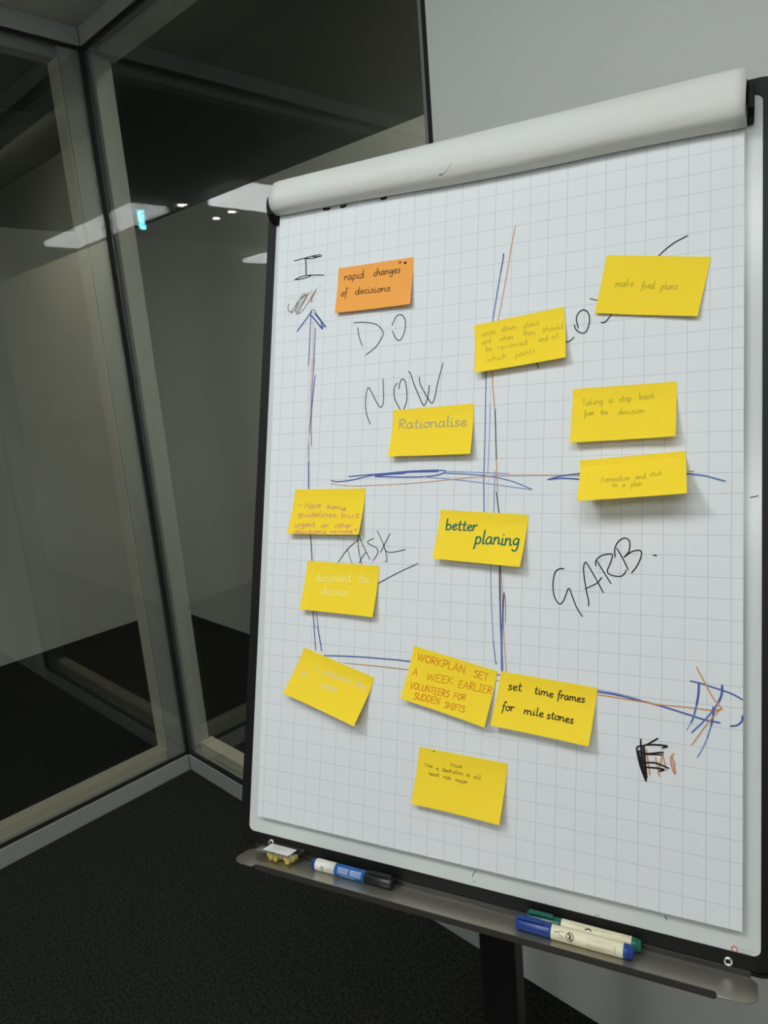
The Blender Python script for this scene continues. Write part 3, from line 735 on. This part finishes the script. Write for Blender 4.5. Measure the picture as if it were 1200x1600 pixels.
# back plate
obj('back_panel', prism(bmesh.new(), rounded_rect(-0.690, 0.042, -0.066, 0.975, 0.012), -0.032, -0.024), M['black_matt'], easel, BM)
# tray: plate with rounded ears, folded lip between the ears
def ear_plate():
    pts = [(-0.664, -0.0095), (-0.6725, 0.002)]
    r = 0.020
    cx, cy = -0.6725 + r, 0.0455 - r
    for i in range(9):
        a = math.radians(180 - 90 * i / 8); pts.append((cx + r * math.cos(a), cy + r * math.sin(a)))
    pts += [(-0.634, 0.0455), (-0.633, 0.037), (-0.0125, 0.037), (-0.0115, 0.0455)]
    cx = 0.0285 - r
    for i in range(9):
        a = math.radians(90 - 90 * i / 8); pts.append((cx + r * math.cos(a), cy + r * math.sin(a)))
    pts += [(0.0285, -0.002), (0.0225, -0.0095)]
    return pts
tray = obj('tray', prism(bmesh.new(), ear_plate(), -0.0792, -0.0776, 0.0004, plane='xz'), M['tray'], easel, BM)
obj('tray_lip', prism(bmesh.new(), rounded_rect(-0.633, -0.0125, -0.0862, -0.0782, 0.003, 4), 0.0365, 0.0380, 0.0004), M['lip'], tray, BM)
for x, y in ((-0.6375, -0.0632), (-0.0011, -0.0645)):
    bm = bmesh.new()
    lathe(bm, [(-0.002, 0.0026), (-0.002, 0.0056), (0.0012, 0.0056), (0.0026, 0.0044), (0.0026, 0.0028), (0.0008, 0.0024), (-0.001, 0.0023)], (0, 0, 0), 24, axis='z')
    obj('eyelet', bm, M['chrome'], easel, BM @ Matrix.Translation((x, y, -0.0086)), True)
    bpy.data.objects[[o.name for o in easel.children if o.name.startswith('eyelet')][-1]]['label'] = 'chrome eyelet'
# clamp that holds the pad
bm = bmesh.new()
box(bm, -0.672, 0.015, 0.955, 0.985, -0.0086, 0.0, 0.002)
clamp = obj('paper_clamp', bm, M['black'], easel, BM)
def end_piece(x0, x1):
    pts = [(0.928, -0.0086), (0.930, 0.004), (0.938, 0.013), (0.950, 0.017), (0.964, 0.016), (0.974, 0.009), (0.980, -0.002), (0.980, -0.0086)]
    return prism(bmesh.new(), pts, x0, x1, 0.002, plane='yz')
obj('clamp_end', end_piece(-0.6855, -0.6735), M['black'], clamp, BM)
obj('clamp_end', end_piece(0.0150, 0.0225), M['black'], clamp, BM)
# round red emblem with a white cross and two lines of faint print
lg = obj('emblem', lathe(bmesh.new(), [(0.0, 0.0038), (0.0003, 0.0038)], (0.0052, -0.0502, -0.0100), 32, axis='z'), mat('faded red print', (206, 128, 132), 0.6), easel, BM)
lg['label'] = 'round red emblem with a white cross'
bm = bmesh.new()
box(bm, 0.0052 - .0021, 0.0052 + .0021, -0.0502 - .0008, -0.0502 + .0008, -0.0098, -0.00955)
box(bm, 0.0052 - .0008, 0.0052 + .0008, -0.0502 - .0021, -0.0502 + .0021, -0.0098, -0.00950)
obj('emblem_cross', bm, M['white'], lg, BM)
bm = bmesh.new()
rg = random.Random(3)
for row, (xa, xb) in enumerate(((0.0107, 0.0262), (0.0107, 0.0205))):
    y = -0.0485 - 0.0035 * row
    x = xa
    while x < xb:
        h = 0.0011 * rg.choice((1, 1, 1.6))
        ribbon(bm, [Vector((x, y - .0008)), Vector((x + .0002, y - .0008 + h)), Vector((x + .0007, y - .0008)), Vector((x + .0009, y))], 0.00032, lambda a, b: (a, b, -0.00985))
        x += 0.0013
obj('small_print', bm, mat('faded grey print', (172, 174, 174), 0.6), lg, BM)
bm = bmesh.new()
for w, p in BOARD_MARKS:
    ribbon(bm, smooth_line([(x / 1e4, y / 1e4) for x, y in p], 4), w / 1e3, lambda a, b: (a, b, -0.00985))
obj('pen_mark', bm, M['ink_mark'], easel, BM)
# post, bracket and foot
bm = prism(bmesh.new(), rounded_rect(-0.029, 0.029, -0.024, 0.024, 0.006, 4), 0.03, 1.02, 0.001)
obj('post', bm, M['black_matt'], easel, PM)
bm = bmesh.new()
box(bm, -0.355, -0.295, 0.0, 0.30, -0.062, -0.031, 0.003)
obj('bracket', bm, M['black_matt'], easel, BM)
bm = bmesh.new()
prism(bm, rounded_rect(-0.05, 0.05, -0.05, 0.05, 0.02, 5), 0.02, 0.06, 0.004)
obj('hub', bm, M['black_matt'], easel, PM)
for a in (20, 160, 215, 325):
    bm = bmesh.new()
    R_ = Matrix.Rotation(math.radians(a), 4, 'Z')
    prism(bm, [(0.03, -0.022), (0.36, -0.014), (0.36, 0.014), (0.03, 0.022)], 0.016, 0.040, 0.004)
    lathe(bm, [(0.0, 0.020), (0.010, 0.020), (0.016, 0.014)], (0.335, 0, 0), 18, axis='z')
    obj('leg', bm, M['black_matt'], easel, PM @ R_)

# ------------------------------------------------------------------ the pad
pad = thing('flipchart_pad', BM @ Matrix.Translation((-0.3285, 0.95, 0)), 'white squared flip chart pad with blue, orange and black hand drawing', 'paper pad')
TOP = 0.974
bm = bmesh.new()
xl_t, xr_t, xl_b, xr_b, yb = -0.6690, 0.0120, -0.6600, 0.0131, -0.0246
NX, NY = 24, 40
def sheet_pt(i, j, z):
    t = j / NY
    xl = xl_b + (xl_t - xl_b) * t; xr = xr_b + (xr_t - xr_b) * t
    return (xl + (xr - xl) * i / NX, yb + (TOP - yb) * t, z)
G_ = [[[bm.verts.new(sheet_pt(i, j, z)) for i in range(NX + 1)] for j in range(NY + 1)] for z in (0.0, -0.0004)]
for j in range(NY):
    for i in range(NX):
        bm.faces.new((G_[0][j][i], G_[0][j][i + 1], G_[0][j + 1][i + 1], G_[0][j + 1][i]))
        bm.faces.new((G_[1][j][i], G_[1][j + 1][i], G_[1][j + 1][i + 1], G_[1][j][i + 1]))
for j in range(NY):
    for i in (0, NX):
        bm.faces.new((G_[0][j][i], G_[0][j + 1][i], G_[1][j + 1][i], G_[1][j][i]))
for i in range(NX):
    for j in (0, NY):
        bm.faces.new((G_[0][j][i], G_[1][j][i], G_[1][j][i + 1], G_[0][j][i + 1]))
sheet = obj('sheet', bm, M['grid'], pad, BM)
sheet['label'] = 'squared sheet with the drawing'
bm = bmesh.new()
prism(bm, [(xl_b + .003, yb + .004), (xr_b - .003, yb + .004), (xr_t - .003, TOP), (xl_t + .003, TOP)], -0.0085, -0.0010)
obj('sheets_beneath', bm, M['paper'], pad, BM)
# written-on pages folded over the top of the board, hanging down behind it
bm = bmesh.new()
NU = 48
def roll_profile(s):
    vb = 0.936 - 0.018 * s ** 0.8 + 0.0015 * math.sin(s * 9)
    f = 0.030 + 0.002 * s
    pts = [(TOP - .002, 0.0015), (vb + .022, 0.0018), (vb + .006, 0.0022), (vb + .0012, 0.0045), (vb + .0006, 0.009), (vb + .0035, f * .72), (vb + .012, f * .95), (vb + .024, f * 1.03),
           (0.964, f * .98), (0.980, f * .74), (0.990, f * .42), (0.9955, 0.001), (0.9965, -0.018), (0.992, -0.034), (0.978, -0.043), (0.94, -0.047), (0.85, -0.046), (0.70, -0.043), (0.52, -0.041)]
    return smooth_line(pts, 4)
rows = []
for i in range(NU + 1):
    s = i / NU
    x = -0.6700 + (0.0130 + 0.6700) * s
    rows.append([bm.verts.new((x + (0.001 * math.sin(k * .21) if i in (0, NU) else 0), p.x, p.y)) for k, p in enumerate(roll_profile(s))])
for A_, B_ in zip(rows, rows[1:]):
    for i in range(len(A_) - 1):
        bm.faces.new((A_[i], B_[i], B_[i + 1], A_[i + 1]))
roll = obj('folded_pages', bm, M['roll_paper'], pad, BM, True)
roll['label'] = 'blank backs of pages folded over the top'
sol = roll.modifiers.new('thickness', 'SOLIDIFY'); sol.thickness = 0.0012; sol.offset = 0.0

def on_roll(x, y):
    prof = [p for p in roll_profile((x + 0.67) / 0.683)[16:34]]       # the front of the fold, bottom to top
    for a, b in zip(prof, prof[1:]):
        if a.x <= y <= b.x:
            return (x, y, a.y + (b.y - a.y) * (y - a.x) / max(b.x - a.x, 1e-6) + 0.0010)
    return (x, y, prof[-1].y + 0.0010)
bm = bmesh.new()
ribbon(bm, smooth_line([(-0.3765, 0.9320), (-0.3738, 0.9318), (-0.3712, 0.9318)], 3), .0016, on_roll)
ribbon(bm, smooth_line([(-0.3698, 0.9318), (-0.3665, 0.9336), (-0.3632, 0.9352), (-0.3566, 0.9412)], 5), .0007, on_roll)
pm = obj('pen_mark', bm, mat('faint pen mark', (128, 128, 124), 0.7), roll, BM)
INK_OBJECTS = {
 'capI': ('ink_letter', 'black capital letter I'), 'scrib': ('ink_scribble', 'crossed out scribble in black and orange'), 'axv': ('ink_arrow', 'upward arrow in blue and orange'),
 'axh': ('ink_arrow', 'long arrow along the bottom in blue and orange'), 'do': ('ink_word', 'black word DO'), 'now': ('ink_word', 'black word NOW'), 'dash': ('ink_line', 'black dash beside the word TASK'), 'dvv': ('ink_line', 'upright dividing line in blue and orange'),
 'dvh': ('ink_line', 'level dividing line in blue and orange'), 'hid': ('ink_word', 'black word mostly hidden by notes'), 'task': ('ink_word', 'black word TASK'),
 'garb': ('ink_word', 'black word GARB.'), 'etm': ('ink_scribble', 'overwritten black and orange letters'), 'peek': ('ink_marks', 'black pen tips below the folded pages')}
layer = 0
for key, strokes in SHEET_INK.items():
    nm, lb = INK_OBJECTS[key]
    cols = []
    bm = bmesh.new()
    for c, w, p in strokes:
        if c not in cols: cols.append(c)
        layer += 1
        z = 0.00018 + 0.0000035 * layer
        ribbon(bm, smooth_line([(x / 1e4, y / 1e4) for x, y in p], 6), w / 1e3, lambda a, b: (a, b, z), cols.index(c))
    o = obj(nm, bm, [M['ink_' + c] for c in cols], sheet, BM)
    o['label'] = lb

# ------------------------------------------------------------------ sticky notes
NOTE_LABELS = {
 'rapid': 'orange sticky note reading rapid changes of decisions',
 'write': 'yellow sticky note with four faint lines covering the upright dividing line',
 'fixed': 'yellow sticky note reading make fixed plans, nearest the folded pages',
 'step': 'yellow sticky note with two faint lines, Taking a step back',
 'formal': 'strongly curled yellow sticky note across the level line, Formalise and stick to a plan',
 'ration': 'yellow sticky note with one blurred grey word, just below NOW',
 'guide': 'yellow sticky note with four lines of pink writing above TASK',
 'better': 'yellow sticky note with teal writing, better planing',
 'document': 'yellow sticky note with very pale writing just below TASK',
 'faint': 'steeply tilted yellow sticky note with hardly visible lilac writing',
 'workplan': 'yellow sticky note filled with orange capitals, WORKPLAN SET A WEEK EARLIER',
 'frames': 'yellow sticky note with black writing, set timeframes for milestones',
 'bottom': 'lowest yellow sticky note with small grey writing near its top edge'}
def note_surface(c, curl):
    tl, tr, br_, bl_ = (Vector(p) / 1e4 for p in c)
    def S(a, b, lift=0.0):
        top = tl.lerp(tr, a); bot = bl_.lerp(br_, a)
        p = top.lerp(bot, b)
        g = 0.0 if b < 0.16 else ((b - 0.16) / 0.84) ** curl
        p.z = top.z + (bot.z - top.z) * g + lift
        p.z -= 0.0018 * math.sin(math.pi * a) * g
        return p
    return S
for key, (c, ink, w, words) in NOTES.items():
    S = note_surface(c, 1.15 if key == 'formal' else 1.35)
    cen = S(0.5, 0.5)
    org = Matrix.Translation((cen.x, cen.y, 0.0))
    bm = bmesh.new()
    na, nb = 10, 20
    P_ = [[[bm.verts.new(S(i / na, j / nb, dz) - Vector((cen.x, cen.y, 0))) for i in range(na + 1)] for j in range(nb + 1)] for dz in (0.0, -0.00028)]
    for j in range(nb):
        for i in range(na):
            bm.faces.new((P_[0][j][i], P_[0][j + 1][i], P_[0][j + 1][i + 1], P_[0][j][i + 1]))
            bm.faces.new((P_[1][j][i], P_[1][j][i + 1], P_[1][j + 1][i + 1], P_[1][j + 1][i]))
    for j in range(nb):
        for i in (0, na):
            bm.faces.new((P_[0][j][i], P_[1][j][i], P_[1][j + 1][i], P_[0][j + 1][i]))
    for i in range(na):
        for j in (0, nb):
            bm.faces.new((P_[0][j][i], P_[0][j][i + 1], P_[1][j][i + 1], P_[1][j][i]))
    note = obj('sticky_note', bm, M['orange' if key == 'rapid' else 'yellow'], None, BM @ org)
    tag(note, NOTE_LABELS[key], 'sticky note', 'sticky notes on the flip chart')
    Wd = (S(1, 0) - S(0, 0)).length; Hd = 0.0755
    bm = bmesh.new()
    cols = [ink]
    def place(x, y):
        return S(x / Wd, y / Hd, 0.00022) - Vector((cen.x, cen.y, 0))
    for t, a0, b0, a1, b1, xh in words:
        for st in word_strokes(t, a0 * Wd, -b0 * Hd, a1 * Wd, -b1 * Hd, xh * Hd):
            ribbon(bm, [Vector((p.x, -p.y)) for p in st], w / 1e3, place)
    extra = []
    if key == 'rapid': extra = [('red', 0.83, 0.068), ('k', 0.897, 0.096)]
    if key == 'bottom': extra = [('g3', 0.172, 0.03)]
    for c2, a, b in extra:
        if c2 not in cols: cols.append(c2)
        ribbon(bm, [Vector((a * Wd - .0008, b * Hd)), Vector((a * Wd + .001, b * Hd))], 0.0044 if key == 'rapid' else .002, place, cols.index(c2))
    hw = obj('handwriting', bm, [M['ink_' + q] for q in cols], note, BM @ org)

# ------------------------------------------------------------------ pens on the tray
TR = -0.0776
def wrap(r, z0=0.0):
    """(x, angle*r) on a barrel of radius r; angle 0 faces the room, positive goes up."""
    def P(x, s):
        t = s / r
        return (x, (r + 0.00012) * math.sin(t), (r + 0.00012) * math.cos(t))
    return P
def pen(name, x0, x1, z, r, label, cap, ink):
    L = x1 - x0
    mw = BM @ Matrix.Translation((x0, TR + r, z))
    p = thing(name, mw, label, 'marker pen')
    return p, mw, L
def whiteboard_pen(x0, x1, z, r, label, capm, front):
    p, mw, L = pen('marker_pen', x0, x1, z, r, label, capm, None)
    cl = L * 0.315
    cap = obj('cap', lathe(bmesh.new(), [(0.0, r * .80), (0.002, r * .93), (cl - .003, r), (cl, r)], n=32), capm, p, mw, True)
    bm = bmesh.new()
    T_ = Matrix.Rotation(math.radians(-62), 4, 'X')
    box(bm, 0.004, 0.034, -0.0028, 0.0028, r + 0.0022, r + 0.0042, 0.0006)
    box(bm, 0.003, 0.010, -0.0028, 0.0028, r - 0.001, r + 0.003, 0.0006)
    obj('clip', bm, capm, cap, mw @ T_)
    obj('barrel', lathe(bmesh.new(), [(cl, r * .97), (cl + .001, r * .98), (L - .0115, r * .98), (L - .011, r * .95)], n=32), M['pen_cream'], p, mw, True)
    obj('end_plug', lathe(bmesh.new(), [(L - .0115, r * .93), (L - .010, r * .97), (L - .005, r * .97), (L - .0045, r * .88), (L - .001, r * .86), (L, r * .78)], n=32), capm, p, mw, True)
    W_ = wrap(r * .98)
    bm = bmesh.new()
    def strip(pts, w, mi=0, k=4):
        ribbon(bm, smooth_line(pts, k), w, W_, mi)
    e = cl + 0.0235
    strip([(e + .0042 * math.cos(a / 8 * math.pi), .003 + .0048 * math.sin(a / 8 * math.pi)) for a in range(17)], .0011, 0, 3)      # round emblem
    strip([(e - .002, .006), (e + .001, .004), (e - .001, .0015), (e + .002, .0005)], .0020)
    strip([(e + .001, -.001), (e + .0022, .006)], .0010)
    strip([(e + .001, -.002), (e + .0008, -.0045)], .0008)
    strip([(cl + .004, .0045), (cl + .0085, .0052), (cl + .012, .0066), (cl + .017, .0064)], .0006)
    strip([(cl + .005, .0048), (cl + .008, .0044)], .0011)
    strip([(cl + .010, .0052), (cl + .013, .0012), (cl + .017, -.0002)], .0006)
    strip([(cl + .009, -.0012), (cl + .013, -.0018), (cl + .017, -.0022)], .0003)
    rr = random.Random(8)
    x = cl + .0445
    while x < cl + .069:
        strip([(x, .0050), (x, .0002)], rr.choice((.0004, .0006, .0009)))
        x += rr.choice((.0011, .0014, .0018))
    for row in (0, 1):
        x = cl + .043
        while x < cl + .071 - row * .006:
            strip([(x, -.0012 - .0016 * row), (x + .0004, -.0006 - .0016 * row), (x + .0008, -.0012 - .0016 * row)], .0003)
            x += .0014
    strip([(cl + .042, .0064), (cl + .072, .0068)], .0003)
    for q in range(4):
        strip([(cl + .0745, -.003 + .0026 * q), (cl + .0765, -.0022 + .0026 * q)], .0007)
    if front:
        obj('print', bm, mat('dark print', (66, 72, 66), 0.6), bpy.data.objects[[o.name for o in p.children if o.name.startswith('barrel')][0]], mw)
    else:
        bm.free()
        bm = bmesh.new()
        strip([(cl + .030, .006), (cl + .034, .0075), (cl + .037, .006)], .0018)
        strip([(cl + .010, .0085), (cl + .060, .0085)], .0004)
        obj('print', bm, mat('dark print', (66, 72, 66), 0.6), bpy.data.objects[[o.name for o in p.children if o.name.startswith('barrel')][0]], mw)
    return p
whiteboard_pen(-0.2330, -0.0945, 0.0005, 0.0084, 'cream marker pen with a green cap, tucked behind the blue capped pen', M['pen_green'], False)
whiteboard_pen(-0.2410, -0.1010, 0.0212, 0.0086, 'cream marker pen with a blue cap at the front of the tray', M['pen_blue'], True)

# dry marker with a black cap
x0, x1, r = -0.5515, -0.4205, 0.0083
p, mw, L = pen('marker_pen', x0, x1, 0.0080, r, 'marker pen with white and blue sleeve and black cap near the pin box', None, None)
obj('end_plug', lathe(bmesh.new(), [(0.0, r * .70), (.0015, r * .86), (.006, r * .92), (.0075, r * .96)], n=32), M['pen_blue'], p, mw, True)
bar = obj('barrel', lathe(bmesh.new(), [(.0070, r * .96), (.0078, r), (.0400, r)], n=32), M['pen_white'], p, mw, True)
slv = obj('printed_sleeve', lathe(bmesh.new(), [(.0400, r), (.0880, r)], n=32), M['pen_label'], p, mw, True)
cap = obj('cap', lathe(bmesh.new(), [(.0880, r * .97), (.0885, r * 1.02), (.125, r * 1.0), (.129, r * .93), (L, r * .82)], n=32), M['pen_black'], p, mw, True)
bm = bmesh.new()
box(bm, .094, .1295, -.0026, .0026, r * 1.02 + .0016, r * 1.02 + .0034, .0006)
box(bm, .124, .1300, -.0026, .0026, r * .8, r * 1.02 + .002, .0006)
obj('clip', bm, M['pen_black'], cap, mw @ Matrix.Rotation(math.radians(-70), 4, 'X'))
W_ = wrap(r)
bm = bmesh.new()
for x, s in ((.020, -.001),):
    ribbon(bm, smooth_line([(x + .0028 * math.cos(a / 8 * math.pi), s + .0030 * math.sin(a / 8 * math.pi)) for a in range(17)], 3), .0009, W_)
    ribbon(bm, smooth_line([(x - .001, s - .001), (x + .001, s), (x, s + .0016)], 3), .0010, W_)
for k in range(3):
    ribbon(bm, [Vector((.027 + .0028 * k, -.0015)), Vector((.0275 + .0028 * k, .0012))], .0006, W_)
    ribbon(bm, [Vector((.0264 + .0028 * k, .0003)), Vector((.0284 + .0028 * k, .0001))], .0004, W_)
obj('print', bm, mat('grey print', (92, 96, 98), 0.6), bar, mw)
bm = bmesh.new()
rr = random.Random(5)
for x_a, x_b, rows_ in ((.046, .0625, 4), (.0665, .0835, 4)):
    for k in range(rows_):
        x = x_a
        while x < x_b:
            d = rr.choice((.0016, .0024, .0030))
            ribbon(bm, [Vector((x, .0066 - .0023 * k)), Vector((min(x + d, x_b), .0066 - .0023 * k))], .0009, W_)
            x += d + .0007
x = .050
while x < .073:
    ribbon(bm, [Vector((x, -.0042)), Vector((x + .0016, -.0042))], .0012, W_); x += .0022
obj('print', bm, M['white'], slv, mw)

# ------------------------------------------------------------------ clear box of yellow pins at the end of the tray
bx0, bx1, bz0, bz1, bh = -0.6410, -0.5770, -0.0070, 0.0275, 0.0150
by = TR + 0.0002
PB = BM @ Matrix.Translation((bx0, by, bz0))
w_, d_ = bx1 - bx0, bz1 - bz0
t_ = 0.0011
pin_box = thing('pin_box', PB, 'clear plastic box holding yellow pins at the end of the tray', 'box')
bm = bmesh.new()
box(bm, 0, w_, 0, t_, 0, d_)
box(bm, 0, w_, t_, bh * .62, 0, t_); box(bm, 0, w_, t_, bh * .62, d_ - t_, d_)
box(bm, 0, t_, t_, bh * .62, t_, d_ - t_); box(bm, w_ - t_, w_, t_, bh * .62, t_, d_ - t_)
obj('box_base', bm, M['clear_plastic'], pin_box, PB)
bm = bmesh.new()
g = 0.0006
box(bm, -g, w_ + g, bh - t_, bh, -g, d_ + g, 0.0004)
box(bm, -g, w_ + g, bh * .66, bh - t_, -g, t_ - g); box(bm, -g, w_ + g, bh * .66, bh - t_, d_ - t_ + g, d_ + g)
box(bm, -g, t_ - g, bh * .66, bh - t_, t_, d_ - t_); box(bm, w_ - t_ + g, w_ + g, bh * .66, bh - t_, t_, d_ - t_)
lid = obj('lid', bm, M['clear_plastic'], pin_box, PB)
bm = bmesh.new()
for q in ((-g, w_ + g, -g, .0006), (-g, w_ + g, d_ - .0006, d_ + g), (-g, .0006, .0006, d_ - .0006), (w_ - .0006, w_ + g, .0006, d_ - .0006)):
    box(bm, q[0], q[1], bh, bh + .0007, q[2], q[3], .0002)
obj('lid_rim', bm, M['plastic_rim'], lid, PB)
bm = B(.0080, .0540, bh + .0001, bh + .0003, .0040, .0285)
st = obj('paper_label', bm, M['sticker'], lid, PB); st['label'] = 'white paper label with small grey print'
bm = bmesh.new()
rr = random.Random(2)
for k, (a, b) in enumerate(((.017, .040), (.016, .041), (.022, .036), (.014, .030))):
    x = a
    while x < b:
        d = rr.choice((.001, .0016, .0024))
        ribbon(bm, [Vector((x, .0085 + .004 * k)), Vector((x + d, .0085 + .004 * k))], .0013 if k in (1, 2) else .0008, lambda p, q: (p, bh + .0004, q))
        x += d + .0006
obj('print', bm, mat('pale grey print', (158, 160, 162), 0.6), st, PB)
pin_spots = [(.0225, .0250, 'in front'), (.0315, .0262, 'in front'), (.0525, .0258, 'corner'), (.0545, .0160, 'side'), (.0540, .0075, 'side'), (.0440, .0085, ''), (.0440, .0180, ''), (.0340, .0165, ''), (.0240, .0150, ''), (.0330, .0070, ''), (.0150, .0190, '')]
src = None
for k, (px, pz, _) in enumerate(pin_spots):
    pr = 0.0044
    mw = PB @ Matrix.Translation((px, t_ + pr + .0001, pz)) @ Matrix.Rotation(random.uniform(0, 6.28), 4, 'Y')
    if src is None:
        bm = bmesh.new(); bmesh.ops.create_uvsphere(bm, u_segments=20, v_segments=12, radius=pr)
        src = obj('push_pin', bm, M['pin'], None, mw, True)
        bm = tube(bmesh.new(), (0, 0, 0), (0.0082, -.0030, 0), 0.0005, 0.0002, 8)
        needle = obj('needle', bm, M['steel'], src, mw)
        o = src
    else:
        o = src.copy(); C.objects.link(o); o.matrix_basis = mw
        c = needle.copy(); C.objects.link(c); c.parent = o
    tag(o, 'round yellow pin head inside the clear plastic box on the tray', 'pin', 'yellow pins in the clear box')
